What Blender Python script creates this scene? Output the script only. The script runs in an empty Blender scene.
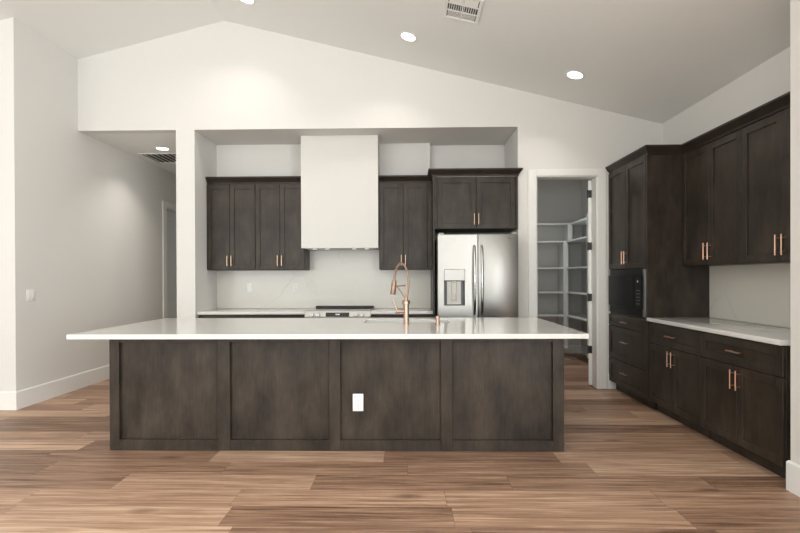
import bpy, bmesh, math, random
from mathutils import Vector, Matrix

random.seed(7)
SC = bpy.context.scene
COL = SC.collection
PI = math.pi

# ------------------------------------------------------------------ camera, sky, lights, exposure
H = 1.3171
TH, RO, PH = 0.019, 0.0038, -0.0039
fw = Vector((-math.sin(TH) * math.cos(PH), math.cos(TH) * math.cos(PH), math.sin(PH)))
r0 = Vector((math.cos(TH), math.sin(TH), 0))
u0 = r0.cross(fw)
rr = r0 * math.cos(RO) - u0 * math.sin(RO)
uu = r0 * math.sin(RO) + u0 * math.cos(RO)
cam = bpy.data.cameras.new('camera')
cam.sensor_width = 36.0
cam.lens = 487.25 / 800 * 36.0
cam.shift_y = (279.42 - 266.5) / 800
cam.clip_start = 0.05
cam_ob = bpy.data.objects.new('camera', cam)
COL.objects.link(cam_ob)
cam_ob.matrix_world = Matrix(((rr.x, uu.x, -fw.x, 0), (rr.y, uu.y, -fw.y, 0), (rr.z, uu.z, -fw.z, H), (0, 0, 0, 1)))
SC.camera = cam_ob

w = bpy.data.worlds.new('daylight')
SC.world = w
w.use_nodes = True
w.node_tree.nodes['Background'].inputs['Color'].default_value = (0.86, 0.93, 1.0, 1)
w.node_tree.nodes['Background'].inputs['Strength'].default_value = 1.0


def area(name, loc, rot, sx, sy, power, color):
    l = bpy.data.lights.new(name, 'AREA')
    l.shape = 'RECTANGLE'
    l.size, l.size_y = sx, sy
    l.energy = power
    l.color = color
    o = bpy.data.objects.new(name, l)
    COL.objects.link(o)
    o.location = loc
    o.rotation_euler = rot
    return o


# daylight coming through the glass doors behind the camera
area('daylight_rear', (-3.2, -2.9, 1.6), (math.radians(7), 0, 0), 5.8, 2.3, 430, (0.965, 0.985, 0.955))
# added fill lamp facing up to brighten the ceiling, no known source
area('ceiling_fill', (-3.2, -3.1, 1.3), (math.radians(169), 0, 0), 5.8, 2.0, 640, (0.90, 0.97, 0.97))
area('left_wall_fill', (2.2, -1.2, 1.6), (math.radians(94), 0, PI / 2), 3.4, 2.0, 370, (0.95, 0.97, 0.98))  # added fill lamp at right to brighten the left wall, no known window

SC.view_settings.view_transform = 'Standard'
SC.view_settings.look = 'None'
SC.view_settings.gamma = 1.0
SC.view_settings.use_curve_mapping = False
SC.view_settings.exposure = -0.49


# ------------------------------------------------------------------ materials
def new_mat(name):
    m = bpy.data.materials.new(name)
    m.use_nodes = True
    nt = m.node_tree
    b = nt.nodes['Principled BSDF']
    return m, nt, b


def N(nt, t, **k):
    n = nt.nodes.new(t)
    for a, v in k.items():
        setattr(n, a, v)
    return n


def ramp(nt, stops, fac):
    r = N(nt, 'ShaderNodeValToRGB')
    e = r.color_ramp.elements
    while len(e) < len(stops):
        e.new(0.5)
    for i, (p, c) in enumerate(stops):
        e[i].position = p
        e[i].color = (c[0], c[1], c[2], 1)
    nt.links.new(fac, r.inputs[0])
    return r.outputs[0]


def plain(name, col, rough=0.5, metal=0.0, spec=0.5, noise=0.0, scale=20, bump=0.0):
    m, nt, b = new_mat(name)
    b.inputs['Roughness'].default_value = rough
    b.inputs['Metallic'].default_value = metal
    b.inputs['Specular IOR Level'].default_value = spec
    tc = N(nt, 'ShaderNodeTexCoord')
    nz = N(nt, 'ShaderNodeTexNoise')
    nz.inputs['Scale'].default_value = scale
    nz.inputs['Detail'].default_value = 4
    nt.links.new(tc.outputs['Object'], nz.inputs['Vector'])
    lo = [c * (1 - noise) for c in col]
    hi = [min(1, c * (1 + noise)) for c in col]
    nt.links.new(ramp(nt, [(0.3, lo), (0.7, hi)], nz.outputs[0]), b.inputs['Base Color'])
    if bump:
        bp = N(nt, 'ShaderNodeBump')
        bp.inputs['Strength'].default_value = bump
        bp.inputs['Distance'].default_value = 0.002
        nt.links.new(nz.outputs[0], bp.inputs['Height'])
        nt.links.new(bp.outputs[0], b.inputs['Normal'])
    return m


def wood_stain(name, dark, light, rough=0.40):
    m, nt, b = new_mat(name)
    tc = N(nt, 'ShaderNodeTexCoord')
    mp = N(nt, 'ShaderNodeMapping')
    mp.inputs['Scale'].default_value = (1, 1, 0.45)
    nt.links.new(tc.outputs['Object'], mp.inputs[0])
    n1 = N(nt, 'ShaderNodeTexNoise')
    n1.inputs['Scale'].default_value = 6.5
    n1.inputs['Detail'].default_value = 5
    n1.inputs['Roughness'].default_value = 0.6
    nt.links.new(mp.outputs[0], n1.inputs['Vector'])
    mp2 = N(nt, 'ShaderNodeMapping')
    mp2.inputs['Scale'].default_value = (160, 160, 5)
    nt.links.new(tc.outputs['Object'], mp2.inputs[0])
    n2 = N(nt, 'ShaderNodeTexNoise')
    n2.inputs['Scale'].default_value = 1.0
    n2.inputs['Detail'].default_value = 3
    nt.links.new(mp2.outputs[0], n2.inputs['Vector'])
    mx = N(nt, 'ShaderNodeMath', operation='MULTIPLY_ADD')
    nt.links.new(n2.outputs[0], mx.inputs[0])
    mx.inputs[1].default_value = 0.35
    nt.links.new(n1.outputs[0], mx.inputs[2])
    nt.links.new(ramp(nt, [(0.42, dark), (0.95, light)], mx.outputs[0]), b.inputs['Base Color'])
    b.inputs['Roughness'].default_value = rough
    b.inputs['Specular IOR Level'].default_value = 0.32
    bp = N(nt, 'ShaderNodeBump')
    bp.inputs['Strength'].default_value = 0.12
    bp.inputs['Distance'].default_value = 0.001
    nt.links.new(n2.outputs[0], bp.inputs['Height'])
    nt.links.new(bp.outputs[0], b.inputs['Normal'])
    return m


def marble(name, base, vein, rough=0.15, amount=0.5):
    m, nt, b = new_mat(name)
    tc = N(nt, 'ShaderNodeTexCoord')
    n0 = N(nt, 'ShaderNodeTexNoise')
    n0.inputs['Scale'].default_value = 1.3
    n0.inputs['Detail'].default_value = 6
    nt.links.new(tc.outputs['Object'], n0.inputs['Vector'])
    ad = N(nt, 'ShaderNodeVectorMath', operation='MULTIPLY_ADD')
    nt.links.new(n0.outputs['Color'], ad.inputs[0])
    ad.inputs[1].default_value = (0.9, 0.9, 0.9)
    nt.links.new(tc.outputs['Object'], ad.inputs[2])
    v = N(nt, 'ShaderNodeTexVoronoi', feature='DISTANCE_TO_EDGE')
    v.inputs['Scale'].default_value = 1.15
    nt.links.new(ad.outputs[0], v.inputs['Vector'])
    n1 = N(nt, 'ShaderNodeTexNoise')
    n1.inputs['Scale'].default_value = 2.2
    nt.links.new(tc.outputs['Object'], n1.inputs['Vector'])
    f = N(nt, 'ShaderNodeMapRange')
    f.inputs['From Min'].default_value = 0.0
    f.inputs['From Max'].default_value = 0.022
    f.inputs['To Min'].default_value = 1.0
    f.inputs['To Max'].default_value = 0.0
    nt.links.new(v.outputs['Distance'], f.inputs['Value'])
    g = N(nt, 'ShaderNodeMapRange')
    g.inputs['From Min'].default_value = 0.42
    g.inputs['From Max'].default_value = 0.7
    nt.links.new(n1.outputs[0], g.inputs['Value'])
    mu = N(nt, 'ShaderNodeMath', operation='MULTIPLY')
    nt.links.new(f.outputs[0], mu.inputs[0])
    nt.links.new(g.outputs[0], mu.inputs[1])
    mu2 = N(nt, 'ShaderNodeMath', operation='MULTIPLY')
    nt.links.new(mu.outputs[0], mu2.inputs[0])
    mu2.inputs[1].default_value = amount
    mix = N(nt, 'ShaderNodeMix', data_type='RGBA')
    nt.links.new(mu2.outputs[0], mix.inputs['Factor'])
    mix.inputs['A'].default_value = (*base, 1)
    mix.inputs['B'].default_value = (*vein, 1)
    nt.links.new(mix.outputs['Result'], b.inputs['Base Color'])
    b.inputs['Roughness'].default_value = rough
    return m


def plank_floor(name):
    m, nt, b = new_mat(name)
    PW, PL = 0.225, 1.26
    tc = N(nt, 'ShaderNodeTexCoord')
    sp = N(nt, 'ShaderNodeSeparateXYZ')
    nt.links.new(tc.outputs['Object'], sp.inputs[0])

    def M(op, a, bb=None, c=None):
        n = N(nt, 'ShaderNodeMath', operation=op)
        for i, q in enumerate((a, bb, c)):
            if q is None:
                continue
            if isinstance(q, (int, float)):
                n.inputs[i].default_value = q
            else:
                nt.links.new(q, n.inputs[i])
        return n.outputs[0]
    yy = M('DIVIDE', M('ADD', sp.outputs['Y'], 0.135), PW)
    row = M('FLOOR', yy)
    wn = N(nt, 'ShaderNodeTexWhiteNoise', noise_dimensions='1D')
    nt.links.new(row, wn.inputs['W'])
    xx = M('ADD', M('DIVIDE', sp.outputs['X'], PL), M('MULTIPLY', wn.outputs['Value'], 7.3))
    pl = M('FLOOR', xx)
    cb = N(nt, 'ShaderNodeCombineXYZ')
    nt.links.new(pl, cb.inputs[0])
    nt.links.new(row, cb.inputs[1])
    wn2 = N(nt, 'ShaderNodeTexWhiteNoise', noise_dimensions='2D')
    nt.links.new(cb.outputs[0], wn2.inputs['Vector'])
    # grain, shifted plank by plank
    sh = N(nt, 'ShaderNodeVectorMath', operation='MULTIPLY_ADD')
    nt.links.new(wn2.outputs['Color'], sh.inputs[0])
    sh.inputs[1].default_value = (31, 17, 9)
    nt.links.new(tc.outputs['Object'], sh.inputs[2])
    mp = N(nt, 'ShaderNodeMapping')
    mp.inputs['Scale'].default_value = (0.85, 17, 1)
    nt.links.new(sh.outputs[0], mp.inputs[0])
    g1 = N(nt, 'ShaderNodeTexNoise')
    g1.inputs['Scale'].default_value = 1.7
    g1.inputs['Detail'].default_value = 9
    g1.inputs['Roughness'].default_value = 0.68
    g1.inputs['Distortion'].default_value = 0.5
    nt.links.new(mp.outputs[0], g1.inputs['Vector'])
    mp2 = N(nt, 'ShaderNodeMapping')
    mp2.inputs['Scale'].default_value = (2.2, 75, 1)
    nt.links.new(sh.outputs[0], mp2.inputs[0])
    g2 = N(nt, 'ShaderNodeTexNoise')
    g2.inputs['Scale'].default_value = 1.0
    g2.inputs['Detail'].default_value = 4
    nt.links.new(mp2.outputs[0], g2.inputs['Vector'])
    val = M("MULTIPLY", 0.84, M("ADD", M("MULTIPLY", wn2.outputs['Value'], 0.30), M('ADD', M('MULTIPLY', g1.outputs[0], 0.88), M('MULTIPLY', g2.outputs[0], 0.45))))
    col = ramp(nt, [(0.46, FLOOR[0]), (0.70, FLOOR[1]), (0.93, FLOOR[2])], val)
    # knots
    mpk = N(nt, 'ShaderNodeMapping')
    mpk.inputs['Scale'].default_value = (1.0, 2.6, 1)
    nt.links.new(sh.outputs[0], mpk.inputs[0])
    vk = N(nt, 'ShaderNodeTexVoronoi')
    vk.inputs['Scale'].default_value = 1.1
    nt.links.new(mpk.outputs[0], vk.inputs['Vector'])
    kn = N(nt, 'ShaderNodeMapRange')
    kn.inputs['From Min'].default_value = 0.02
    kn.inputs['From Max'].default_value = 0.13
    kn.inputs['To Min'].default_value = 0.7
    kn.inputs['To Max'].default_value = 0.0
    nt.links.new(vk.outputs['Distance'], kn.inputs['Value'])
    mk = N(nt, 'ShaderNodeMix', data_type='RGBA')
    nt.links.new(kn.outputs[0], mk.inputs['Factor'])
    nt.links.new(col, mk.inputs['A'])
    mk.inputs['B'].default_value = (0.09, 0.05, 0.032, 1)
    # joints
    fy = M('FRACT', yy)
    fx = M('FRACT', xx)
    ey = M('LESS_THAN', M('MINIMUM', fy, M('SUBTRACT', 1.0, fy)), 0.012)
    ex = M('LESS_THAN', M('MINIMUM', fx, M('SUBTRACT', 1.0, fx)), 0.0012)
    ed = M('MAXIMUM', ey, ex)
    mj = N(nt, 'ShaderNodeMix', data_type='RGBA')
    nt.links.new(M('MULTIPLY', ed, 0.45), mj.inputs['Factor'])
    nt.links.new(mk.outputs['Result'], mj.inputs['A'])
    mj.inputs['B'].default_value = (0.06, 0.035, 0.025, 1)
    nt.links.new(mj.outputs['Result'], b.inputs['Base Color'])
    rg = N(nt, 'ShaderNodeMapRange')
    rg.inputs['To Min'].default_value = 0.36
    rg.inputs['To Max'].default_value = 0.52
    nt.links.new(g1.outputs[0], rg.inputs['Value'])
    nt.links.new(rg.outputs[0], b.inputs['Roughness'])
    b.inputs['Specular IOR Level'].default_value = 0.4
    bp = N(nt, 'ShaderNodeBump')
    bp.inputs['Strength'].default_value = 0.15
    bp.inputs['Distance'].default_value = 0.001
    nt.links.new(val, bp.inputs['Height'])
    nt.links.new(bp.outputs[0], b.inputs['Normal'])
    return m


def emit(name, col, s):
    m, nt, b = new_mat(name)
    b.inputs['Base Color'].default_value = (0.9, 0.9, 0.9, 1)
    b.inputs['Emission Color'].default_value = (*col, 1)
    b.inputs['Emission Strength'].default_value = s
    return m


FLOOR = [(0.110, 0.057, 0.036), (0.37, 0.225, 0.148), (0.68, 0.475, 0.34)]
PAINT = plain('wall_paint', (0.745, 0.735, 0.71), 0.75, noise=0.008, scale=60, bump=0.03, spec=0.2)
CEIL = plain('ceiling_paint', (0.84, 0.85, 0.83), 0.85, noise=0.008, scale=60, bump=0.03, spec=0.2)
TRIM = plain('trim_paint', (0.84, 0.84, 0.82), 0.4, noise=0.005)
GREYTRIM = plain('pantry_paint', (0.74, 0.74, 0.71), 0.5, noise=0.01)
DOORSHADE = plain('shaded_white_door', (0.74, 0.77, 0.76), 0.45, noise=0.01)  # white hall door, with its shade mixed into the base colour
FLOORM = plank_floor('oak_planks')
WOOD = wood_stain('espresso_stain', (0.0115, 0.0084, 0.0062), (0.066, 0.0515, 0.0395))
CROWNM = wood_stain('espresso_crown', (0.014, 0.0095, 0.0075), (0.045, 0.031, 0.024), 0.4)
QUARTZ = marble('white_quartz', (0.70, 0.69, 0.665), (0.56, 0.54, 0.50), 0.10, 0.12)
MARBLE = marble('marble_slab', (0.64, 0.615, 0.56), (0.35, 0.325, 0.28), 0.22, 0.3)
STEEL = plain('stainless_steel', (0.42, 0.415, 0.40), 0.3, 1.0, noise=0.02, scale=3)
FSTEEL = plain('fridge_steel', (0.37, 0.365, 0.35), 0.34, 1.0, noise=0.02, scale=3)
STEELD = plain('dark_steel', (0.30, 0.30, 0.30), 0.3, 1.0, noise=0.02)
CHROME = plain('polished_steel', (0.50, 0.50, 0.49), 0.16, 1.0)
BRASS = plain('champagne_brass', (0.62, 0.47, 0.34), 0.3, 1.0, noise=0.02)
COPPER = plain('brushed_copper', (0.74, 0.46, 0.33), 0.32, 1.0, noise=0.02)
ROSE = plain('rose_bronze', (0.44, 0.315, 0.245), 0.36, 1.0, noise=0.02)
BLACK = plain('matte_black', (0.012, 0.012, 0.012), 0.5)
MWB = plain('microwave_black', (0.008, 0.008, 0.008), 0.3, spec=0.12)
GLASSB = plain('black_glass', (0.008, 0.008, 0.009), 0.06)
WHITEP = plain('white_plastic', (0.83, 0.83, 0.81), 0.35)
GREYP = plain('grey_plastic', (0.33, 0.33, 0.31), 0.4)
LITE = emit('lamp_lens', (1.0, 0.96, 0.9), 9.0)
HLITE = emit('hood_lens', (1.0, 0.97, 0.92), 1.6)
DIGIT = emit('clock_digits', (0.9, 0.95, 1.0), 1.2)
DARK = plain('dark_void', (0.03, 0.03, 0.03), 0.9)


# ------------------------------------------------------------------ mesh helpers
class MB:
    def __init__(s):
        s.bm = bmesh.new()

    def box(s, x0, x1, y0, y1, z0, z1, bev=0.0, seg=1):
        x0, x1 = min(x0, x1), max(x0, x1)
        y0, y1 = min(y0, y1), max(y0, y1)
        z0, z1 = min(z0, z1), max(z0, z1)
        v = [s.bm.verts.new(p) for p in ((x0, y0, z0), (x1, y0, z0), (x1, y1, z0), (x0, y1, z0), (x0, y0, z1), (x1, y0, z1), (x1, y1, z1), (x0, y1, z1))]
        f = [s.bm.faces.new([v[i] for i in q]) for q in ((3, 2, 1, 0), (4, 5, 6, 7), (0, 1, 5, 4), (1, 2, 6, 5), (2, 3, 7, 6), (3, 0, 4, 7))]
        if bev:
            ed = list({e for q in f for e in q.edges})
            bmesh.ops.bevel(s.bm, geom=ed + v, offset=bev, segments=seg, affect='EDGES', profile=0.5)
        return s

    def quad(s, *pts):
        s.bm.faces.new([s.bm.verts.new(p) for p in pts])
        return s

    def prism(s, pts, axis, a, b):
        def mk(p, t):
            return {'y': (p[0], t, p[1]), 'x': (t, p[0], p[1]), 'z': (p[0], p[1], t)}[axis]
        A = [s.bm.verts.new(mk(p, a)) for p in pts]
        B = [s.bm.verts.new(mk(p, b)) for p in pts]
        s.bm.faces.new(A)
        s.bm.faces.new(B[::-1])
        n = len(pts)
        for i in range(n):
            s.bm.faces.new((A[i], B[i], B[(i + 1) % n], A[(i + 1) % n]))
        return s

    def cyl(s, p0, p1, r, r1=None, seg=20):
        return s.tube([p0, p1], [r, r if r1 is None else r1], seg)

    def tube(s, pts, r, seg=12):
        pts = [Vector(p) for p in pts]
        rs = r if isinstance(r, (list, tuple)) else [r] * len(pts)
        rings = []
        t0 = (pts[1] - pts[0]).normalized()
        ref = Vector((0, 0, 1)) if abs(t0.z) < 0.9 else Vector((1, 0, 0))
        nrm = t0.cross(ref).normalized()
        for i, p in enumerate(pts):
            if i == 0:
                t = pts[1] - pts[0]
            elif i == len(pts) - 1:
                t = pts[-1] - pts[-2]
            else:
                t = pts[i + 1] - pts[i - 1]
            if t.length < 1e-9:
                t = t0.copy()
            t.normalize()
            nrm = (nrm - t * nrm.dot(t)).normalized()
            bn = t.cross(nrm)
            rings.append([s.bm.verts.new(p + (nrm * math.cos(2 * PI * k / seg) + bn * math.sin(2 * PI * k / seg)) * rs[i]) for k in range(seg)])
        for a, b in zip(rings, rings[1:]):
            for k in range(seg):
                s.bm.faces.new((a[k], a[(k + 1) % seg], b[(k + 1) % seg], b[k]))
        s.bm.faces.new(rings[0][::-1])
        s.bm.faces.new(rings[-1])
        return s

    def lathe(s, prof, o=(0, 0, 0), seg=28):
        rings = []
        for (r, z) in prof:
            rings.append([s.bm.verts.new((o[0] + r * math.cos(2 * PI * k / seg), o[1] + r * math.sin(2 * PI * k / seg), o[2] + z)) for k in range(seg)])
        for a, b in zip(rings, rings[1:]):
            for k in range(seg):
                s.bm.faces.new((a[k], a[(k + 1) % seg], b[(k + 1) % seg], b[k]))
        s.bm.faces.new(rings[0][::-1])
        s.bm.faces.new(rings[-1])
        return s

    def sweep(s, path, prof, flip=1):
        """profile (out, z) swept along a 2D polyline with mitred corners; out is to the right of travel * flip"""
        P = [Vector((p[0], p[1])) for p in path]
        nr = []
        for i in range(len(P)):
            ds = []
            if i > 0:
                ds.append((P[i] - P[i - 1]).normalized())
            if i < len(P) - 1:
                ds.append((P[i + 1] - P[i]).normalized())
            ns = [Vector((d.y, -d.x)) * flip for d in ds]
            if len(ns) == 2:
                m = (ns[0] + ns[1])
                m = m / max(1e-6, m.dot(ns[0]))
            else:
                m = ns[0]
            nr.append(m)
        rows = [[s.bm.verts.new((p.x + n.x * o, p.y + n.y * o, z)) for (o, z) in prof] for p, n in zip(P, nr)]
        k = len(prof)
        for a, b in zip(rows, rows[1:]):
            for i in range(k):
                s.bm.faces.new((a[i], a[(i + 1) % k], b[(i + 1) % k], b[i]))
        s.bm.faces.new(rows[0][::-1])
        s.bm.faces.new(rows[-1])
        return s

    def build(s, name, mat, parent=None, loc=(0, 0, 0), rot=None, angle=0.6, smooth=True):
        bmesh.ops.recalc_face_normals(s.bm, faces=s.bm.faces[:])
        me = bpy.data.meshes.new(name)
        s.bm.to_mesh(me)
        s.bm.free()
        if smooth:
            for p in me.polygons:
                p.use_smooth = True
            me.set_sharp_from_angle(angle=angle)
        me.materials.append(mat)
        o = bpy.data.objects.new(name, me)
        COL.objects.link(o)
        o.location = loc
        if rot:
            o.rotation_euler = rot
        if parent is not None:
            o.parent = parent
        return o


def thing(name, label, cat, loc=(0, 0, 0), rotz=0.0, group=None):
    o = bpy.data.objects.new(name, None)
    COL.objects.link(o)
    o.location = loc
    o.rotation_euler = (0, 0, rotz)
    return tag(o, label, cat, group)


def tag(o, label, cat, group=None):
    o['label'] = label
    o['category'] = cat
    if group:
        o['group'] = group
    return o


def struct(o):
    o['kind'] = 'structure'
    return o


def dup(root, loc, rot, label, group=None):
    r = root.copy()
    COL.objects.link(r)
    r.location = loc
    r.rotation_euler = rot
    r['label'] = label
    if group:
        r['group'] = group
    for ch in list(root.children):
        c = ch.copy()
        COL.objects.link(c)
        c.parent = r
        for g in list(ch.children):
            d = g.copy()
            COL.objects.link(d)
            d.parent = c
    return r


# ------------------------------------------------------------------ dimensions of the place
YW = 5.776            # face of the kitchen wall
YB, YB2 = 6.4506, 6.5717   # back of the range niche, back of the fridge niche
XL = -3.964           # left wall
YL = 4.828            # where the left wall ends
XR = 2.972            # right wall behind the cabinets
XPIL = 2.335          # right wall nearer the camera
YPIL = 3.03
ZS = 3.09             # niche and hall ceiling
NL, NR = -2.558, 1.286
HR = -2.781           # right side of the hall opening
RX, RZ, SL = -2.19, 4.386, 0.2481   # ridge
D0, D1, DZ = 1.499, 2.215, 2.505    # pantry doorway
YP = 8.46             # back wall of the pantry
XLL = -7.35           # far left wall of the living room
YR = -3.7             # rear wall


def zc(x):
    return RZ - SL * abs(x - RX)


# ------------------------------------------------------------------ structure
struct(MB().box(XLL - 0.2, 3.2, YR - 0.2, 9.6, -0.12, 0).build('floor', FLOORM))

mb = MB()
mb.prism([(XLL - .2, zc(XLL - .2)), (RX, RZ), (3.2, zc(3.2)), (3.2, zc(3.2) + .15), (RX, RZ + .15), (XLL - .2, zc(XLL - .2) + .15)], 'y', YR - .2, YW + 0.1)
struct(mb.build('ceiling', CEIL, smooth=False))

mb = MB()
TW = 0.12
mb.prism([(XL, ZS), (XR, ZS), (XR, zc(XR)), (RX, RZ), (XL, zc(XL))], 'y', YW, YW + TW)
mb.box(HR, NL, YW, YW + TW, 0, ZS)                  # pier between hall and kitchen
mb.box(NR, D0 - .02, YW, YW + TW, 0, ZS)
mb.box(D1 + .02, XR, YW, YW + TW, 0, ZS)
mb.box(D0 - .02, D1 + .02, YW, YW + TW, DZ + .02, ZS)
struct(mb.build('wall_back', PAINT, smooth=False))

mb = MB()
mb.box(NL, 0.2815, YB, YB + .15, 0, ZS)
struct(mb.build('wall_niche', PAINT, smooth=False))
struct(MB().box(0.2815, NR, YB2, YB2 + .15, 0, ZS).build('wall_niche_deep', PAINT, smooth=False))
struct(MB().box(HR, NL, YW + TW, 9.3, 0, ZS).build('wall_hall_right', PAINT, smooth=False))
struct(MB().box(NR, D0 - .10, YW + TW, YP, 0, ZS).build('wall_niche_right', PAINT, smooth=False))
struct(MB().box(NL, NR, YW + TW, YB2 + .15, ZS, ZS + .1).build('ceiling_niche', PAINT, smooth=False))
struct(MB().box(XL - .1, HR, YW + TW, 9.3, ZS, ZS + .1).build('ceiling_hall', CEIL, smooth=False))

# left wall, with the hall door opening
HD0, HD1, HDZ = 7.873, 8.68, 2.475
mb = MB()
mb.prism([(YL, 0), (YW + TW, 0), (YW + TW, zc(XL)), (YL, zc(XL))], 'x', XL - .12, XL)
mb.box(XL - .12, XL, YW + TW, HD0, 0, ZS)
mb.box(XL - .12, XL, HD1, 9.3, 0, ZS)
mb.box(XL - .12, XL, HD0, HD1, HDZ, ZS)
struct(mb.build('wall_left', PAINT, smooth=False))
mb = MB()
mb.prism([(XLL, 0), (XL - .12, 0), (XL - .12, zc(XL - .12)), (XLL, zc(XLL))], 'y', YL, YL + .12)
struct(mb.build('wall_left_return', PAINT, smooth=False))
struct(MB().box(XL - .1, HR, 9.3, 9.42, 0, ZS + .1).build('wall_hall_end', PAINT, smooth=False))

struct(MB().box(XR, XR + .15, YPIL, YP + .1, 0, 3.12).build('wall_right', PAINT, smooth=False))
mb = MB()
mb.prism([(XPIL, 0), (3.12, 0), (3.12, zc(3.12)), (XPIL, zc(XPIL))], 'y', .6, YPIL)
mb.prism([(XPIL, 0), (3.12, 0), (3.12, zc(3.12)), (XPIL, zc(XPIL))], 'y', YR, -3.0)
mb.box(XPIL, 3.12, -3.0, .6, 0, .5)
mb.prism([(XPIL, 2.65), (3.12, 2.65), (3.12, zc(3.12)), (XPIL, zc(XPIL))], 'y', -3.0, .6)
struct(mb.build('wall_right_near', PAINT, smooth=False))

# pantry shell
PNT = GREYTRIM
struct(MB().box(1.2, XR + .1, YP, YP + .1, 0, ZS).build('wall_pantry_back', PAINT, smooth=False))
struct(MB().box(1.3, XR, YW + TW, YP, ZS, ZS + .1).build('ceiling_pantry', CEIL, smooth=False))

# living room behind the camera
mb = MB()
mb.box(XLL - .12, XLL, YR, YL + .12, 0, zc(XLL))
struct(mb.build('wall_far_left', PAINT, smooth=False))
mb = MB()
OX0, OX1 = -6.3, -.1
mb.box(XLL, OX0, YR - .12, YR, 0, 2.65)
mb.box(OX1, XPIL, YR - .12, YR, 0, 2.65)
mb.prism([(XLL, 2.65), (XPIL, 2.65), (XPIL, zc(XPIL)), (RX, RZ), (XLL, zc(XLL))], 'y', YR - .12, YR)
struct(mb.build('wall_rear', PAINT, smooth=False))
mb = MB()
for x in (OX0, -3.23, OX1 - .06):
    mb.box(x, x + .06, YR - .1, YR - .02, 0, 2.65)
mb.box(OX0, OX1, YR - .1, YR - .02, 2.59, 2.65)
struct(mb.build('window_1', TRIM, smooth=False))


# baseboards
def bb(name, path, flip=1, h=.185, t=.016):
    prof = [(0, 0), (t, 0), (t, h - .012), (t * .45, h), (0, h)]
    return struct(MB().sweep(path, prof, flip).build(name, TRIM, angle=0.3))


bb('baseboard_left', [(XLL + .02, YL), (XL, YL), (XL, HD0 - .128)])
bb('baseboard_hall', [(XL, HD1 + .13), (XL, 9.3), (HR, 9.3), (HR, YW), (NL + .003, YW)])
bb('baseboard_right', [(XR - .01, YPIL), (XPIL, YPIL), (XPIL, YR)], 1)
bb('baseboard_pantry', [(1.40, YP), (XR, YP), (XR, YW + TW + .02)], 1, .14)
bb('baseboard_back', [(NR + .004, YW), (D0 - .105, YW)], 1)
bb('baseboard_back_right', [(D1 + .107, YW), (2.43, YW)], 1)

# pantry doorway casing and jamb
mb = MB()
CW = .098
for x0, x1 in ((D0 - CW, D0), (D1, D1 + CW)):
    mb.box(x0, x1, YW - .018, YW, 0, DZ + CW - .02, .003)
mb.box(D0, D1, YW - .018, YW, DZ, DZ + CW - .02, .003)
mb.box(D0 - .02, D0 + .012, YW - .002, YW + .145, 0, DZ + .0, .001)
mb.box(D1 - .012, D1 + .02, YW - .002, YW + .145, 0, DZ + .0, .001)
mb.box(D0 - .02, D1 + .02, YW - .002, YW + .145, DZ - .012, DZ + .02, .001)
struct(mb.build('trim_1', TRIM))

# hall door casing
mb = MB()
mb.box(XL, XL + .018, HD0 - .115, HD0, 0, HDZ + .09, .003)
mb.box(XL, XL + .018, HD1, HD1 + .115, 0, HDZ + .09, .003)
mb.box(XL, XL + .018, HD0, HD1, HDZ, HDZ + .09, .003)
mb.box(XL - .12, XL, HD0 - .001, HD0 + .018, 0, HDZ)
mb.box(XL - .12, XL, HD1 - .018, HD1 + .001, 0, HDZ)
mb.box(XL - .12, XL, HD0, HD1, HDZ - .018, HDZ + .001)
struct(mb.build('trim_2', TRIM))


def panel_door(name, width, height, parent=None, loc=(0, 0, 0), rotz=0, mat=TRIM, t=.04):
    """x along width, front at y=0 towards -y"""
    mb = MB()
    st = .11
    rails = [(0, .2), (.9, 1.075), (height - .12, height)]
    mb.box(0, st, 0, t, 0, height, .002)
    mb.box(width - st, width, 0, t, 0, height, .002)
    for a, b in rails:
        mb.box(st, width - st, 0, t, a, b, .002)
    mb.box(st, width - st, .012, t - .012, .2, height - .12)
    return mb.build(name, mat, parent, loc, (0, 0, rotz))


d2 = struct(panel_door('door_2', HD1 - HD0 - .04, HDZ - .028, None, (XL - .085, HD0 + .02, .006), PI / 2, DOORSHADE))

# open pantry door leaf (hinged at the right jamb)
ang = math.radians(65.5)
d1 = struct(panel_door('door_1', .70, DZ - .03, None, (2.204, YW + .15, .008), ang))
hb = MB()
for s in (-1, 1):
    hb.cyl((.645, .02, 1.0), (.645, .02 + s * .058, 1.0), .012)
    hb.cyl((.645, .02 + s * .022, 1.0), (.645, .02 + s * .028, 1.0), .028)
    hb.tube([(.65, .02 + s * .055, 1.0), (.6, .02 + s * .06, 1.0), (.53, .02 + s * .06, .998)], .009)
hb.build('door_handle', BLACK, d1)
for z in (.43, 1.06, 1.68, 2.31):
    h = MB()
    h.box(-.003, 0, -.002, .035, z - .045, z + .045)
    h.cyl((-.006, .044, z - .05), (-.006, .044, z + .05), .008, seg=10)
    h.box(-.05, -.0015, .040, .046, z - .045, z + .045)
    h.build('hinge', BLACK, d1)

# ------------------------------------------------------------------ cabinets
GAP = .0021


def shaker(mb, x0, x1, z0, z1, st=.058, t=.02, rec=.011):
    b = .0018
    mb.box(x0, x0 + st, 0, t, z0, z1, b)
    mb.box(x1 - st, x1, 0, t, z0, z1, b)
    mb.box(x0 + st, x1 - st, 0, t, z0, z0 + st, b)
    mb.box(x0 + st, x1 - st, 0, t, z1 - st, z1, b)
    mb.box(x0 + st - .004, x1 - st + .004, rec, t - .002, z0 + st - .004, z1 - st + .004)
    return mb


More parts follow.
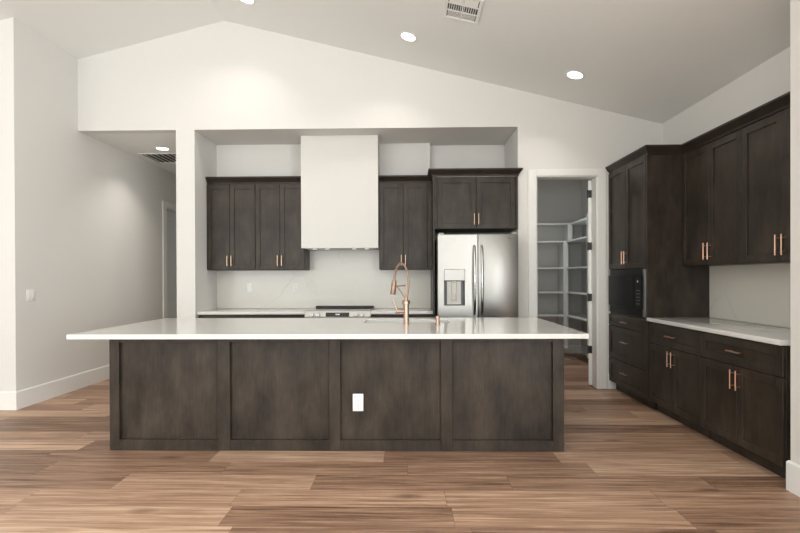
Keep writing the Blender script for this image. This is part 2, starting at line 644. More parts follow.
def pull(parent, x, z, length, vertical, mat):
    mb = MB()
    a = length / 2
    off = .032
    r = .0058
    if vertical:
        mb.cyl((x, -off, z - a), (x, -off, z + a), r, seg=12)
        for s in (-1, 1):
            mb.cyl((x, .0005, z + s * a * .66), (x, -off, z + s * a * .66), .0045, seg=10)
    else:
        mb.cyl((x - a, -off, z), (x + a, -off, z), r, seg=12)
        for s in (-1, 1):
            mb.cyl((x + s * a * .66, .0005, z), (x + s * a * .66, -off, z), .0045, seg=10)
    return mb.build('handle', mat, parent)


def front(parent, kind, x0, x1, z0, z1, hx=None, hz=None, hl=.14, hmat=None, st=.058):
    mb = shaker(MB(), x0 + GAP, x1 - GAP, z0 + GAP, z1 - GAP, st)
    d = mb.build(kind, WOOD, parent)
    if hmat is not None:
        pull(d, hx, hz, hl, kind == 'door', hmat)['label'] = HLAB[hmat.name]
    return d


HLAB = {'champagne_brass': 'champagne gold bar handle', 'brushed_copper': 'copper bar handle'}


def carcass(parent, w_, d, z0, z1, toe=0.0, y0=.021, name='carcass'):
    mb = MB()
    if toe:
        mb.box(0, w_, y0, d, toe, z1, .001)
        mb.box(.004, w_ - .004, y0 + .055, d - .02, 0, toe)
    else:
        mb.box(0, w_, y0, d, z0, z1, .001)
    return mb.build(name, WOOD, parent)


# --- upper cabinets left of the hood
UZ0, UZ1 = 1.418, 2.50
YU = 6.105


def upper_pair(label, x0, x1, xs, group, loc_y=YU, depth=None):
    t = thing('wall_cabinet', label, 'cabinet', (x0, loc_y, UZ0), 0, group)
    hgt = UZ1 - UZ0
    carcass(t, x1 - x0, (YB - loc_y) if depth is None else depth, 0, hgt + .02)
    m = xs - x0
    front(t, 'door', 0, m, .004, hgt, m - .026, .116, .13, BRASS)
    front(t, 'door', m, x1 - x0, .004, hgt, m + .026, .116, .13, BRASS)
    return t


G = 'dark wall cabinets over the back counter'
upper_pair('dark stained two-door wall cabinet against the left side of the niche', NL + .002, -1.94, -2.262, G)
upper_pair('dark stained two-door wall cabinet touching the left side of the white hood', -1.938, -1.316, -1.626, G)
cab = upper_pair('dark stained narrow two-door wall cabinet between hood and refrigerator', -.378, .2315, -.072, G)
mb = MB().box(.61, .663, .004, .03, 0, UZ1 - UZ0 + .02, .001)
mb.build('filler_strip', WOOD, cab)

CROWN = [(0, 0), (.008, 0), (.012, .018), (.022, .03), (.045, .062), (.052, .068), (.052, .085), (0, .085)]


def crown(name, label, path, z, flip, x0=None):
    prof = [(o, zz + z) for o, zz in CROWN]
    ob = MB().sweep(path, prof, flip).build('crown_molding', CROWNM, angle=0.35)
    return tag(ob, label, 'molding', 'crown moldings on the cabinets')


ZCR = UZ1 + .021
crown('a', 'dark crown molding on the cabinets left of the hood', [(NL + .004, YU + .02), (-1.349, YU + .02)], ZCR - .015, 1)
crown('b', 'short dark crown molding on the cabinet right of the hood', [(-.381, YU + .02), (.2805, YU + .02)], ZCR - .015, 1)

# --- hood
t = thing('range_hood', 'tall white boxed range hood rising to the niche ceiling above the stove', 'range hood', (-.865, YB, 1.688))
W2 = .481
hd = ZS - 1.688
hy = 6.055 - YB
mb = MB()
mb.box(-W2, W2, hy, hy + .02, 0, hd - .001, .0015)
mb.box(-W2, -W2 + .02, hy + .02, -.021, 0, hd - .001)
mb.box(W2 - .02, W2, hy + .02, -.021, 0, hd - .001)
mb.box(-W2 + .02, W2 - .02, hy + .02, -.021, .05, hd - .001)
mb.build('hood_box', plain('hood_paint', (0.73, 0.72, 0.69), 0.6, noise=0.005, spec=.3), t)
ins = MB().box(-W2 + .025, W2 - .025, hy + .03, -.035, -.006, .049, .003).build('hood_insert', STEELD, t)
ins['label'] = 'stainless hood underside'
for x in (-.33, -.17, .17, .33):
    lg = MB().cyl((x, hy + .10, -.010), (x, hy + .10, -.005), .026).build('hood_light', HLITE, ins)
for x in (-.24, .24):
    mb = MB()
    mb.box(x - .19, x + .19, hy + .15, -.06, -.008, -.0055)
    for k in range(9):
        mb.box(x - .18 + k * .042, x - .165 + k * .042, hy + .155, -.065, -.010, -.0075)
    mb.build('grease_filter', STEELD, ins)

# --- refrigerator cabinet
FX0, FX1, FY = .282, 1.275, 5.742
t = thing('refrigerator_cabinet', 'dark stained cabinet with two doors above the refrigerator', 'cabinet', (FX0, FY, 0))
FW = FX1 - FX0
dep = YB2 - FY - .004
mb = MB()
mb.box(0, .02, .0, dep, 0, 2.50, .001)
mb.build('side_panel', WOOD, t)
mb = MB()
mb.box(.021, FW, .0215, .52, 1.887, 2.50, .001)
mb.box(FW - .024, FW, .0, .021, 1.887, 2.50, .001)
mb.box(.021, .047, .0, .021, 1.887, 2.50, .001)
mb.build('carcass', WOOD, t)
front(t, 'door', .048, .507, 1.890, 2.488, .507 - .026, 2.0, .13, BRASS)
front(t, 'door', .507, FW - .026, 1.890, 2.488, .507 + .026, 2.0, .13, BRASS)
crown('c', 'dark crown molding on the cabinet above the refrigerator', [(FX0 - .001, YU - .034), (FX0 - .001, FY + .003), (FX1 + .001, FY + .003), (FX1 + .001, YW - .001)], 2.502, 1)
# --- refrigerator
RX0, RX1, RY = .3225, 1.226, 5.50
t = thing('refrigerator', 'stainless steel french-door refrigerator with water dispenser', 'refrigerator', (RX0, RY, 0))
RW = RX1 - RX0
mb = MB()
mb.box(.006, RW - .006, .075, .80, .03, 1.785, .004)
for x in (.06, RW - .06):
    for y in (.15, .7):
        mb.cyl((x, y, 0), (x, y, .03), .02, seg=10)
mb.build('body', GREYP, t)
XM = .4525
# left door with a dispenser recess
dx0, dx1, dz0, dz1, dzm = .0715, .3035, 1.0, 1.405, 1.282
mb = MB()
B = .006
T = .07
mb.box(.0, dx0, 0, T, .74, 1.80, B, 2)
mb.box(dx1, XM - .003, 0, T, .74, 1.80, B, 2)
mb.bm.free()
mb = MB()


def slab_hole(mb, X, Z, y0, y1):
    """slab in the xz plane with X=[x0,xa,xb,x1], Z=[z0,za,zb,z1] and the middle cell open through the front"""
    F = [[mb.bm.verts.new((x, y0, z)) for z in Z] for x in X]
    Bk = [[mb.bm.verts.new((x, y1, z)) for z in Z] for x in X]
    for i in range(3):
        for j in range(3):
            if (i, j) != (1, 1):
                mb.bm.faces.new((F[i][j], F[i + 1][j], F[i + 1][j + 1], F[i][j + 1]))
            mb.bm.faces.new((Bk[i][j], Bk[i + 1][j], Bk[i + 1][j + 1], Bk[i][j + 1]))
    for i in range(3):
        mb.bm.faces.new((F[i][0], F[i + 1][0], Bk[i + 1][0], Bk[i][0]))
        mb.bm.faces.new((F[i][3], F[i + 1][3], Bk[i + 1][3], Bk[i][3]))
        mb.bm.faces.new((F[0][i], F[0][i + 1], Bk[0][i + 1], Bk[0][i]))
        mb.bm.faces.new((F[3][i], F[3][i + 1], Bk[3][i + 1], Bk[3][i]))
    for a, b in (((1, 1), (2, 1)), ((2, 1), (2, 2)), ((2, 2), (1, 2)), ((1, 2), (1, 1))):
        mb.bm.faces.new((F[a[0]][a[1]], F[b[0]][b[1]], Bk[b[0]][b[1]], Bk[a[0]][a[1]]))
    return mb


slab_hole(mb, (0, dx0, dx1, XM - .003), (.74, dz0, dz1, 1.80), 0, T)
ld = mb.build('door', FSTEEL, t)
bv = ld.modifiers.new('bevel', 'BEVEL')
bv.width = .004
bv.segments = 2
bv.limit_method = 'ANGLE'
pn = MB().box(dx0 + .001, dx1 - .001, -.003, .05, dzm, dz1 - .001, .003).build('dispenser_panel', WHITEP, ld)
pn['label'] = 'white control panel of the dispenser'
mb = MB()
mb.box(dx0 + .0005, dx1 - .0005, .055, .066, dz0 + .001, dzm - .001)
mb.box(dx0 + .0005, dx0 + .006, .001, .055, dz0 + .001, dzm - .001)
mb.box(dx1 - .006, dx1 - .0005, .001, .055, dz0 + .001, dzm - .001)
mb.box(dx0 + .006, dx1 - .006, .001, .055, dz0 + .001, dz0 + .010)
dc = mb.build('dispenser_recess', plain('recess_plastic', (.13, .13, .13), .4), ld)
mb = MB()
mb.prism([(dx0 + .035, dz0 + .011), (dx1 - .04, dz0 + .011), (dx1 - .04, dzm - .012), (dx0 + .035, dzm - .012)], 'y', .045, .0545)
mb.build('back_plate', plain('light_grey_plastic', (.66, .64, .60), .35), ld)
mb = MB()
mb.box(.1555, .2125, .024, .034, dz0 + .055, dzm - .03, .004)
mb.box(.1655, .2025, .018, .024, dz0 + .065, dz0 + .15, .003)
mb.box(.1605, .2075, .014, .044, dzm - .03, dzm - .005, .004)
mb.build('paddle', plain('paddle_plastic', (.62, .58, .53), .3), ld)
rd = MB().box(XM + .003, RW, 0, T, .74, 1.80, .004, 2).build('door', FSTEEL, t)
fd = MB().box(0, RW, 0, T, .10, .735, .004, 2).build('freezer_drawer', FSTEEL, t)


def bow(parent, x, z0, z1, r, name='handle'):
    pts, rs = [], []
    n = 22
    for i in range(n + 1):
        q = i / n
        pts.append((x, -.012 - .05 * math.sin(PI * q) ** .55, z0 + (z1 - z0) * q))
        rs.append(r)
    return MB().tube(pts, rs, 14).build(name, CHROME, parent)


bow(ld, .4095, .90, 1.672, .0145)
bow(rd, .4915, .90, 1.672, .0145)
mb = MB()
pts = [(.12 + (RW - .24) * i / 16, -.012 - .05 * math.sin(PI * i / 16) ** .55, .665) for i in range(17)]
mb.tube(pts, .0135, 14).build('handle', CHROME, fd)


def text(name, body, size, mat, parent, loc, rot, align='CENTER'):
    cu = bpy.data.curves.new(name, 'FONT')
    cu.body = body
    cu.size = size
    cu.align_x = align
    cu.align_y = 'CENTER'
    cu.extrude = .0004
    cu.materials.append(mat)
    tmp = bpy.data.objects.new(name, cu)
    COL.objects.link(tmp)
    me = bpy.data.meshes.new_from_object(tmp.evaluated_get(bpy.context.evaluated_depsgraph_get()))
    bpy.data.objects.remove(tmp)
    o = bpy.data.objects.new(name, me)
    COL.objects.link(o)
    o.parent = parent
    o.location = loc
    o.rotation_euler = rot
    return o


text('badge', 'FRIGIDAIRE', .0125, DARK, rd, (.8125, -.0008, 1.752), (PI / 2, 0, 0))
for x in (.04, RW - .04):
    MB().box(x - .03, x + .03, .02, .11, 1.801, 1.822, .004).build('hinge_cover', GREYP, t)

# --- back counters, base cabinets, range
RG0, RG1 = -1.251, -.463
YK = 5.8166
CT = .036
CTZ = .914


def counter(name, label, x0, x1, y0, y1, group=None):
    o = MB().box(x0, x1, y0, y1, CTZ - CT, CTZ, .003, 2).build(name, QUARTZ)
    return tag(o, label, 'countertop', group)


counter('countertop', 'white quartz back countertop left of the stove', NL + .002, RG0 - .003, YK, YB - .021)
counter('countertop', 'short white quartz back countertop between stove and refrigerator', RG1 + .003, .2815, YK, YB - .021)


def base_run(label, x0, x1, n):
    t = thing('base_cabinet', label, 'cabinet', (x0, YK + .03, 0))
    wd = x1 - x0
    carcass(t, wd, YB - YK - .032, 0, CTZ - CT - .001, .1)
    for k in range(n):
        a, b = wd * k / n, wd * (k + 1) / n
        front(t, 'drawer', a, b, .69, CTZ - CT - .012, (a + b) / 2, .775, .14, BRASS, .045)
        front(t, 'door', a, b, .105, .685, a + .035, .6, .14, BRASS)


base_run('dark base cabinet under the back countertop left of the stove', NL + .004, RG0 - .004, 2)
base_run('dark base cabinet under the back countertop beside the refrigerator panel', RG1 + .004, .280, 1)

t = thing('stove', 'stainless steel slide-in stove with front knobs and clock display', 'stove', (RG0, 5.797, 0))
SW = RG1 - RG0
dpt = YB - .022 - 5.797
mb = MB()
mb.box(.004, SW - .004, .05, dpt - .05, .06, .905, .002)
mb.box(.03, SW - .03, .1, dpt - .05, 0, .06)
mb.build('body', STEELD, t)
mb = MB()
mb.prism([(.0, .800), (.0, .855), (.022, .918), (.07, .924), (.07, .800)], 'x', 0, SW)
cp = mb.build('control_panel', STEEL, t, angle=.3)
tilt = math.atan2(.022, .063)
mb = MB().box(.250, .532, -.002, .004, -.024, .026, .001)
ds = mb.build('display', GLASSB, cp, (0, .0065, .876), (-tilt, 0, 0))
text('clock', '12:00', .024, DIGIT, ds, (.392, -.0026, .002), (PI / 2, 0, 0))
for x in (.085, .158, .612, .684):
    mb = MB()
    mb.cyl((0, -.010, 0), (0, -.034, 0), .026, .023, seg=24)
    mb.box(-.005, .005, -.042, -.030, -.021, .021, .001)
    kb = mb.build('knob', CHROME, cp, (x, .006, .868), (-tilt, 0, 0))
    MB().cyl((0, .006, 0), (0, -.0095, 0), .032, seg=24).build('knob_ring', STEELD, kb)
mb = MB().box(.002, SW - .002, .071, dpt - .045, .905, .925, .003)
mb.build('cooktop', GLASSB, t)
MB().box(.02, SW - .002, dpt - .042, dpt - .002, .88, .948, .004).build('rear_vent', BLACK, t)
od = MB().box(.004, SW - .004, .012, .048, .24, .79, .003).build('oven_door', STEEL, t)
MB().box(.1, SW - .1, .009, .0125, .36, .68).build('oven_window', GLASSB, od)
mb = MB()
mb.cyl((.06, -.035, .74), (SW - .06, -.035, .74), .012)
for x in (.09, SW - .09):
    mb.cyl((x, .013, .74), (x, -.035, .74), .009)
mb.build('handle', CHROME, od)
MB().box(.004, SW - .004, .012, .048, .07, .235, .003).build('storage_drawer', STEEL, t)

# --- backsplash
mb = MB()
mb.box(NL + .002, -1.316, YB - .02, YB - .001, CTZ + .001, UZ0 - .001)
mb.box(-1.316, -.378, YB - .02, YB - .001, CTZ + .001, 1.68)
mb.box(-.378, .281, YB - .02, YB - .001, CTZ + .001, UZ0 - .001)
tag(mb.build('backsplash', MARBLE, smooth=False), 'white veined marble backsplash behind the stove', 'backsplash')


def outlet(label, loc, rotz, kind='outlet', gang=1, cat='outlet', nm='electrical_outlet', group=None, k=1.0):
    t = thing(nm, label, cat, loc, rotz, group)
    wd = (.072 if gang == 1 else .116) * k
    MB().box(-wd / 2, wd / 2, -.006, 0, -.059 * k, .059 * k, .002, 2).build('cover_plate', WHITEP, t)
    for g in range(gang):
        cx = 0 if gang == 1 else (-.023 + .046 * g)
        if kind == 'outlet':
            for s in (-1, 1):
                o = MB().box(cx - .016, cx + .016, -.008, -.0055, s * .02 - .0145, s * .02 + .0145, .003, 2).build('socket', WHITEP, t)
                mb = MB()
                mb.box(cx - .0075, cx - .0055, -.0088, -.0078, s * .02 - .001, s * .02 + .008)
                mb.box(cx + .0055, cx + .0075, -.0088, -.0078, s * .02 - .001, s * .02 + .008)
                mb.cyl((cx, -.0088, s * .02 - .007), (cx, -.0078, s * .02 - .007), .0027, seg=10)
                mb.build('slots', BLACK, o)
        elif kind == 'switch':
            MB().box(cx - .0165, cx + .0165, -.0095, -.0055, -.033, .033, .002).build('rocker', WHITEP, t)
    return t


outlet('white wall switch on the backsplash, the one farther left of the stove', (-2.119, YB - .021, 1.188), 0, 'switch', 1, 'switch', 'light_switch', None, 1.1)
outlet('white duplex outlet on the backsplash next to the stove', (-1.503, YB - .021, 1.188), 0, k=1.1)
outlet('white double rocker light switch on the left wall', (XL, 5.028, 1.146), PI / 2, 'switch', 2, 'switch', 'light_switch')

# ------------------------------------------------------------------ island
IX0, IX1, IY0, IY1 = -2.3015, 1.164, 3.689, 4.86
t = thing('kitchen_island', 'long dark stained kitchen island base with four recessed panels', 'kitchen island', (IX0, IY0, 0))
IW, ID = IX1 - IX0, IY1 - IY0
TOPZ = CTZ - CT - .0005
REC = .03
mb = MB()
mb.box(.02, IW - .02, REC + .012, ID - .02, 0, TOPZ)
mb.bm.free()
mb = MB()
# hollow body so that the sink bowl hangs free inside
mb.box(0, .02, REC + .012, ID, 0, TOPZ, .001)
mb.box(IW - .02, IW, REC + .012, ID, 0, TOPZ, .001)
mb.box(.02, IW - .02, REC + .012, REC + .03, 0, TOPZ)
mb.box(.02, IW - .02, ID - .02, ID, .1, TOPZ)
mb.box(.02, IW - .02, REC + .03, ID - .02, .08, .1)
mb.build('body', WOOD, t)
stiles = [(0, .0735), (.834, .930), (1.6885, 1.7755), (2.5385, 2.6255), (3.3805, IW)]
for a, b in stiles:
    MB().box(a, b, 0, REC + .011, 0, TOPZ, .002).build('stile', WOOD, t)
for k in range(4):
    a, b = stiles[k][1], stiles[k + 1][0]
    MB().box(a + .0003, b - .0003, .001, REC + .011, 0, .082, .002).build('bottom_rail', WOOD, t)
    MB().box(a + .0003, b - .0003, .001, REC + .011, .826, TOPZ, .002).build('top_rail', WOOD, t)
    MB().box(a + .0003, b - .0003, REC, REC + .0115, .0822, .8258).build('panel', WOOD, t)
n = 5
for k in range(n):
    a, b = .03 + (IW - .06) * k / n, .03 + (IW - .06) * (k + 1) / n
    mb = shaker(MB(), a + .002, b - .002, .11, TOPZ - .01)
    bmesh.ops.transform(mb.bm, matrix=Matrix.Translation((IW, ID + .021, 0)) @ Matrix.Rotation(PI, 4, 'Z'), verts=mb.bm.verts[:])
    mb.build('door', WOOD, t)

outlet('white duplex outlet on the third panel of the island', (-.395, IY0 + REC - .0003, .363), 0, k=1.12)

# countertop with the sink cut-out
CX0, CX1, CY0, CY1 = -2.478, 1.270, 3.4705, 4.8865
SX0, SX1, SY0, SY1 = -.415, .36, 4.335, 4.665
mb = MB()
X = (CX0, SX0, SX1, CX1)
Y = (CY0, SY0, SY1, CY1)
A = [[mb.bm.verts.new((x, y, CTZ)) for y in Y] for x in X]
Bt = [[mb.bm.verts.new((x, y, CTZ - CT)) for y in Y] for x in X]
for i in range(3):
    for j in range(3):
        if (i, j) != (1, 1):
            mb.bm.faces.new((A[i][j], A[i + 1][j], A[i + 1][j + 1], A[i][j + 1]))
            mb.bm.faces.new((Bt[i][j], Bt[i][j + 1], Bt[i + 1][j + 1], Bt[i + 1][j]))
for i in range(3):
    for j in (0, 3):
        mb.bm.faces.new((A[i][j], A[i + 1][j], Bt[i + 1][j], Bt[i][j]))
        mb.bm.faces.new((A[j][i], A[j][i + 1], Bt[j][i + 1], Bt[j][i]))
for a, b in (((1, 1), (2, 1)), ((2, 1), (2, 2)), ((2, 2), (1, 2)), ((1, 2), (1, 1))):
    mb.bm.faces.new((A[a[0]][a[1]], A[b[0]][b[1]], Bt[b[0]][b[1]], Bt[a[0]][a[1]]))
ic = mb.build('island_countertop', QUARTZ)
bv = ic.modifiers.new('bevel', 'BEVEL')
bv.width = .003
bv.segments = 2
bv.limit_method = 'ANGLE'
tag(ic, 'long white quartz slab overhanging the island base', 'countertop')

t = thing('kitchen_sink', 'stainless undermount sink set into the island countertop', 'sink', ((SX0 + SX1) / 2, (SY0 + SY1) / 2, .66))
a, b = (SX1 - SX0) / 2 + .008, (SY1 - SY0) / 2 + .008
zt = CTZ - CT - .001 - .66
mb = MB()
mb.box(-a, a, -b, b, 0, .003)
for s in (-1, 1):
    mb.box(s * a, s * (a - .003), -b, b, .003, zt)
    mb.box(-a + .003, a - .003, s * b, s * (b - .003), .003, zt)
mb.build('basin', STEEL, t)
MB().lathe([(.045, .0031), (.045, .005), (.03, .006), (.028, .004), (.001, .004)]).build('drain', STEELD, t)

# faucet
FX, FYY = -.027, 4.198
t = thing('kitchen_faucet', 'tall rose gold pull-down faucet with spring spout standing at the sink', 'faucet', (FX, FYY, CTZ))
mb = MB().lathe([(.028, 0), (.028, .008), (.0235, .012), (.0235, .176), (.0225, .185), (.001, .185)])
mb.build('base', ROSE, t)
MB().lathe([(.030, .174), (.034, .178), (.034, .20), (.030, .206), (.014, .206), (.014, .23), (.001, .23)]).build('collar', ROSE, t)
# spout: rises, arcs to the left and back towards the sink
dv = Vector((-.74, .67, 0)).normalized()
path = []
for i in range(7):
    q = i / 6
    path.append(Vector((.012 * math.sin(q * 1.4), 0, .20 + .155 * q)) + dv * (-.012 * q))
cx = path[-1]
rx, rz = .086, .172
for i in range(1, 25):
    a_ = PI * 1.0 * i / 24
    path.append(cx + dv * (rx * (1 - math.cos(a_))) + Vector((0, 0, rz * math.sin(a_))))
sp = MB().tube(path, .0075, 12).build('spout_hose', ROSE, t)
# spring coil around the hose
coil = []
turns = 46
cum = [0]
for p_, q_ in zip(path, path[1:]):
    cum.append(cum[-1] + (q_ - p_).length)
Lh = cum[-1]


def at(sv):
    for i in range(len(path) - 1):
        if sv <= cum[i + 1] or i == len(path) - 2:
            f_ = (sv - cum[i]) / max(1e-9, cum[i + 1] - cum[i])
            return path[i].lerp(path[i + 1], f_), (path[i + 1] - path[i]).normalized()


side = Vector((-dv.y, dv.x, 0))
m_ = turns * 8
for i in range(m_ + 1):
    p_, t_ = at(Lh * i / m_)
    nn = t_.cross(side).normalized()
    an = 2 * PI * turns * i / m_
    coil.append(p_ + (side * math.cos(an) + nn * math.sin(an)) * .0098)
MB().tube(coil, .0022, 5).build('spring', ROSE, sp)
hp = path[-1]
hdv = Vector((dv.x * .16, dv.y * .16, -1)).normalized()
mb = MB()
mb.tube([hp + hdv * -.024, hp + hdv * -.004, hp + hdv * -.002, hp + hdv * .024, hp + hdv * .028, hp + hdv * .096, hp + hdv * .102], [.019, .019, .0235, .0235, .020, .026, .0235], 18)
mb.build('spray_head', ROSE, t)
a1 = hp + hdv * .016
mb = MB()
mb.tube([Vector((0, 0, .335)) + dv * .0, a1 + Vector((0, 0, -.012)) - dv * .03, a1], .006, 10)
mb.tube([Vector((0, 0, .215)), a1 - dv * .035 + Vector((0, 0, -.012))], .0055, 10)
mb.cyl((0, 0, .22), (0, 0, .35), .006, seg=10)
mb.build('support_arm', ROSE, t)
mb = MB()
mb.cyl((0, 0, .112), (-.058, 0, .112), .0165)
mb.cyl((-.058, 0, .112), (-.064, 0, .112), .024)
mb.cyl((-.064, 0, .112), (-.092, 0, .112), .020)
mb.tube([(-.078, 0, .112), (-.092, 0, .15), (-.112, 0, .205)], [.010, .0085, .0075], 10)
mb.build('lever_handle', ROSE, t)
t = MB().lathe([(.022, 0), (.022, .006), (.0165, .009), (.0165, .056), (.020, .058), (.020, .072), (.018, .075), (.001, .075)]).build('soap_dispenser', ROSE, None, (.24, 4.15, CTZ))
tag(t, 'short rose gold cylinder fitting on the island right of the faucet', 'soap dispenser')

# ------------------------------------------------------------------ right-hand cabinets (fronts face -X)
FXT = 2.342
FXR = 2.36           # plane of the base and tall fronts
FXU = 2.685          # plane of the wall cabinet fronts
YT = 4.85            # near side of the tall cabinet
YM, YE = 3.992, 3.122
RZT = -PI / 2

TWD = YW - .002 - YT
t = thing('tall_cabinet', 'tall dark oven cabinet with microwave, two doors and drawers beside the pantry', 'cabinet', (FXT, YW - .002, 0), RZT)
dd = XR - FXT - .002
mb = MB()
mb.box(.0, .02, .021, dd, .1, 2.54, .001)
mb.box(.02, TWD - .02, dd - .015, dd, .1, 2.54)
mb.box(.02, TWD - .02, .021, dd - .015, 1.40, 2.54)
mb.box(.02, TWD - .02, .021, dd - .015, .1, .905)
mb.box(.01, TWD - .004, .08, dd, 0, .1)
mb.build('carcass', WOOD, t)
MB().box(TWD - .0195, TWD, .004, dd, 0.1, 2.54, .0015).build('side_panel', WOOD, t)
xm = (TWD - .02) / 2
front(t, 'door', .0, xm, 1.402, 2.522, xm - .03, 1.52, .14, COPPER)
front(t, 'door', xm, TWD - .021, 1.402, 2.522, xm + .03, 1.52, .14, COPPER)
front(t, 'drawer', .0, TWD - .021, .757, .888, xm, .82, .15, COPPER, .04)
front(t, 'drawer', .0, TWD - .021, .384, .755, xm, .60, .15, COPPER)
front(t, 'drawer', .0, TWD - .021, .102, .382, xm, .26, .15, COPPER)

# microwave in its opening
MWZ, MWH = .906, .492
t = thing('microwave', 'black built-in microwave with stainless trim in the tall cabinet', 'microwave', (FXT, YW - .002, MWZ), RZT)
mb = MB()
mb.box(.05, TWD - .05, .0205, .48, .02, MWH - .02)
mb.build('body', MWB, t)
mb = MB()
x0, x1 = .004, TWD - .024
mb.box(x0, x0 + .05, -.006, .0198, .006, MWH - .003, .002)
mb.build('trim_strip', STEEL, t)
mb = MB()
mb.box(x1 - .05, x1, -.006, .0198, .006, MWH - .003, .002)
mb.build('trim_strip', STEEL, t)
mb = MB()
mb.box(x0 + .0505, x1 - .0505, -.004, .0198, .006, .085, .002)
mb.build('vent_strip', MWB, t)
mb = MB()
mb.box(x0 + .0505, x1 - .0505, -.004, .0198, MWH - .065, MWH - .003, .002)
mb.build('vent_strip', MWB, t)
dr = MB().box(x0 + .051, x1 - .20, -.022, .018, .087, MWH - .067, .003).build('door', MWB, t)
MB().box(x0 + .075, x1 - .225, -.0235, -.0215, .115, MWH - .09).build('window', MWB, dr)
pn = MB().box(x1 - .198, x1 - .051, -.020, .018, .087, MWH - .067, .003).build('control_panel', MWB, t)
KEYG = plain('keypad_grey', (.22, .22, .22), .5)
for r_ in range(5):
    for c_ in range(3):
        MB().box(x1 - .155 + c_ * .028, x1 - .138 + c_ * .028, -.0212, -.0198, .13 + r_ * .034, .138 + r_ * .034).build('key', KEYG, pn)
MB().cyl((x1 - .125, -.0205, .362), (x1 - .125, -.0225, .362), .012, seg=16).build('start_button', plain('button_white', (.7, .7, .7), .4), pn)


dd = XR - FXR - .002


def base_right(label, y_far, y_near):
    t = thing('base_cabinet', label, 'cabinet', (FXR, y_far, 0), RZT, 'dark base cabinets along the right wall')
    wd = y_far - y_near
    carcass(t, wd, dd, 0, CTZ - CT - .001, .1)
    front(t, 'drawer', 0, wd, .672, .868, wd / 2, .772, .15, COPPER)
    front(t, 'door', 0, wd / 2, .102, .668, wd / 2 - .03, .57, .14, COPPER)
    front(t, 'door', wd / 2, wd, .102, .668, wd / 2 + .03, .57, .14, COPPER)


base_right('dark base cabinet with drawer and two doors next to the tall cabinet', YT - .002, YM + .001)
base_right('dark base cabinet with drawer and two doors at the near end of the right wall', YM - .001, YE)

o = MB().box(2.3376, XR - .021, YE - .004, YT - .001, CTZ - CT, CTZ, .003, 2).build('countertop', QUARTZ)
tag(o, 'white quartz countertop along the right wall', 'countertop')
o = MB().box(XR - .02, XR - .001, YE - .004, YT - .001, CTZ + .001, UZ0 - .001).build('backsplash', MARBLE, smooth=False)
tag(o, 'white veined marble backsplash on the right wall', 'backsplash')


def upper_right(label, y_far, y_near, far_fill):
    t = thing('wall_cabinet', label, 'cabinet', (FXU, y_far, UZ0), RZT, 'dark wall cabinets along the right wall')
    wd = y_far - y_near
    hgt = UZ1 - UZ0
    carcass(t, wd, XR - FXU - .002, 0, hgt + .02)
    f0 = far_fill
    if f0:
        MB().box(0, f0 - .001, .002, .02, 0, hgt + .02).build('filler_strip', WOOD, t)
    m = (wd + f0) / 2
    front(t, 'door', f0, m, .004, hgt + .005, m - .03, .125, .15, COPPER)
    front(t, 'door', m, wd, .004, hgt + .005, m + .03, .125, .15, COPPER)


upper_right('dark two-door wall cabinet joining the tall cabinet on the right wall', YT - .002, YM + .001, 0.0)
upper_right('dark two-door wall cabinet at the near end of the right wall', YM - .001, YE, 0.0)
crown('d', 'long dark crown molding on the tall and wall cabinets at right', [(FXT + .018, YW - .003), (FXT + .018, YT - .001), (FXU + .018, YT - .001), (FXU + .018, YE)], 2.517, 1)

# ------------------------------------------------------------------ pantry shelving
t = thing('pantry_shelving', 'white built-in shelves around the back and right walls of the pantry', 'shelving', (1.42, YP - .02, 0))
LV = (.69, 1.072, 1.472, 1.908)
wS = XR - 1.42 - .41
for z in LV:
    MB().box(0, wS - .002, -.39, 0, z - .024, z, .001).build('shelf', PNT, t)
MB().box(0, wS + .10, -.29, 0, 2.186, 2.21, .001).build('shelf', PNT, t)
MB().box(wS, wS + .022, -.39, 0, .14, 1.908, .001).build('post', PNT, t)
MB().box(wS + .1005, wS + .122, -.29, 0, 1.909, 2.21, .001).build('post', PNT, t)
MB().box(wS - .035, wS + .045, -.405, -.3905, .14, 1.908, .001).build('face_post', PNT, t)
MB().box(wS + .07, wS + .145, -.305, -.2905, 1.909, 2.21, .001).build('face_post', PNT, t)
OX, OY = XR - .002 - 1.42, 7.07 - YP + .02
for z in LV:
    MB().box(OX - .395, OX, OY + .021, OY + 1.36, z - .024, z, .001).build('shelf', PNT, t)
MB().box(OX - .30, OX, OY + .021, OY + 1.36, 2.186, 2.21, .001).build('shelf', PNT, t)
MB().box(OX - .405, OX, OY, OY + .02, .14, 2.23, .001).build('end_panel', PNT, t)

# ------------------------------------------------------------------ ceiling fixtures
slope_r = math.atan(SL)


def downlight(label, x, y, z, tilt_, power, proto=None, col=(1.0, .92, .82)):
    if proto is None:
        t = thing('recessed_light', label, 'ceiling light', (x, y, z), 0, 'recessed ceiling lights')
        MB().lathe([(.095, -.0005), (.095, -.004), (.082, -.007), (.076, -.004), (.076, -.0005)]).build('trim_ring', WHITEP, t)
        MB().lathe([(.0755, -.001), (.0755, -.004), (.04, -.0055), (.001, -.006)]).build('lens', LITE, t)
        t.rotation_euler = (0, tilt_, 0)
    else:
        t = dup(proto, (x, y, z), (0, tilt_, 0), label)
    l = bpy.data.lights.new('lamp_glow', 'AREA')
    l.shape = 'DISK'
    l.size = .14
    l.energy = power
    l.color = col
    l.spread = math.radians(115)
    lo = bpy.data.objects.new('lamp_glow', l)
    COL.objects.link(lo)
    n_ = Vector((-math.sin(tilt_), 0, -math.cos(tilt_)))
    lo.location = Vector((x, y, z)) + n_ * .012
    lo.rotation_euler = (0, tilt_, 0)
    return t


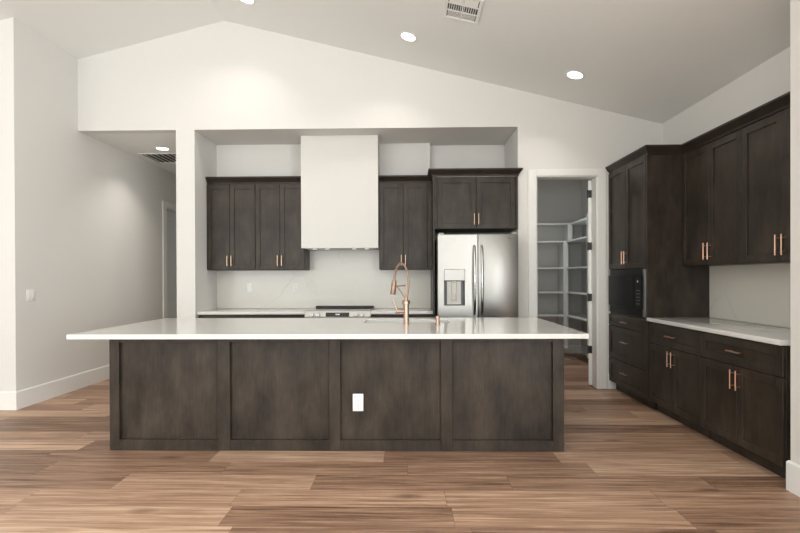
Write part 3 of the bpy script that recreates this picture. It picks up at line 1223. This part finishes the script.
DLP = 6
p0 = downlight('round recessed ceiling light beside the square vent', 0.0, 5.12, zc(0.0), slope_r, DLP)
downlight('round recessed ceiling light at the top edge near the ridge', -1.715, 5.13, zc(-1.715), slope_r, DLP, p0)
downlight('round recessed ceiling light on the right slope above the tall cabinet', 1.729, 5.10, zc(1.729), slope_r, DLP, p0)
downlight('round recessed light in the low hall ceiling at left', -3.36, 6.593, ZS, 0, 8, p0)
downlight('added unseen round light in the pantry ceiling', 2.15, 7.25, ZS, 0, 11, p0, (.94, .98, 1.0))  # unseen lamp, added because the pantry came out too dark


def register(name, label, loc, rot, sx, sy, cols, rows, bar_axis, blank=None):
    t = thing(name, label, 'vent', loc)
    t.rotation_euler = rot
    f_ = .032
    mb = MB()
    mb.box(-sx / 2, sx / 2, -sy / 2, -sy / 2 + f_, -.012, -.0005, .003)
    mb.box(-sx / 2, sx / 2, sy / 2 - f_, sy / 2, -.012, -.0005, .003)
    mb.box(-sx / 2, -sx / 2 + f_, -sy / 2 + f_, sy / 2 - f_, -.012, -.0005, .003)
    mb.box(sx / 2 - f_, sx / 2, -sy / 2 + f_, sy / 2 - f_, -.012, -.0005, .003)
    mb.build('frame', WHITEP, t)
    ix, iy = sx - 2 * f_, sy - 2 * f_
    MB().box(-ix / 2, ix / 2, -iy / 2, iy / 2, -.002, -.0008).build('backing', DARK, t)
    for c in range(1, cols):
        x = -ix / 2 + ix * c / cols
        MB().box(x - .006, x + .006, -iy / 2, iy / 2, -.011, -.0022).build('divider', WHITEP, t)
    for r_ in range(1, rows):
        y = -iy / 2 + iy * r_ / rows
        MB().box(-ix / 2, ix / 2, y - .004, y + .004, -.0112, -.0022).build('divider', WHITEP, t)
    return t, ix, iy


vx, vy = .487, 4.375
t, ix, iy = register('ceiling_vent', 'square white air register on the right ceiling slope', (vx, vy, zc(vx)), (0, slope_r, 0), .335, .40, 2, 3, 'x')
for c in range(2):
    for r_ in range(3):
        xa, xb = -ix / 2 + ix * c / 2 + .007, -ix / 2 + ix * (c + 1) / 2 - .007
        ya, yb = -iy / 2 + iy * r_ / 3 + .005, -iy / 2 + iy * (r_ + 1) / 3 - .005
        mb = MB()
        if r_ == 2:
            for k in range(5):
                y = ya + (yb - ya) * (k + .5) / 5
                mb.prism([(y - .0092, -.0098), (y - .0092, -.0085), (y + .0092, -.0055), (y + .0092, -.0068)], 'x', xa, xb)
        elif r_ == 0:
            for k in range(5):
                y = ya + (yb - ya) * (k + .5) / 5
                mb.prism([(y + .007, -.0105), (y + .0085, -.0105), (y - .006, -.003), (y - .0075, -.003)], 'x', xa, xb)
        else:
            for k in range(6):
                x = xa + (xb - xa) * (k + .5) / 6
                mb.prism([(x - .006, -.0105), (x - .003, -.0105), (x + .004, -.003), (x + .001, -.003)], 'y', ya, yb)
        mb.build('louvers', WHITEP, t)
t, ix, iy = register('return_grille', 'square dark return air grille in the hall ceiling', (-3.53, 7.115, ZS), (0, 0, 0), .62, .58, 1, 1, 'y')
mb = MB()
for k in range(7):
    x = -ix / 2 + ix * (k + .5) / 7
    mb.box(x - .004, x + .004, -iy / 2, iy / 2, -.010, -.0022)
mb.build('louvers', WHITEP, t)
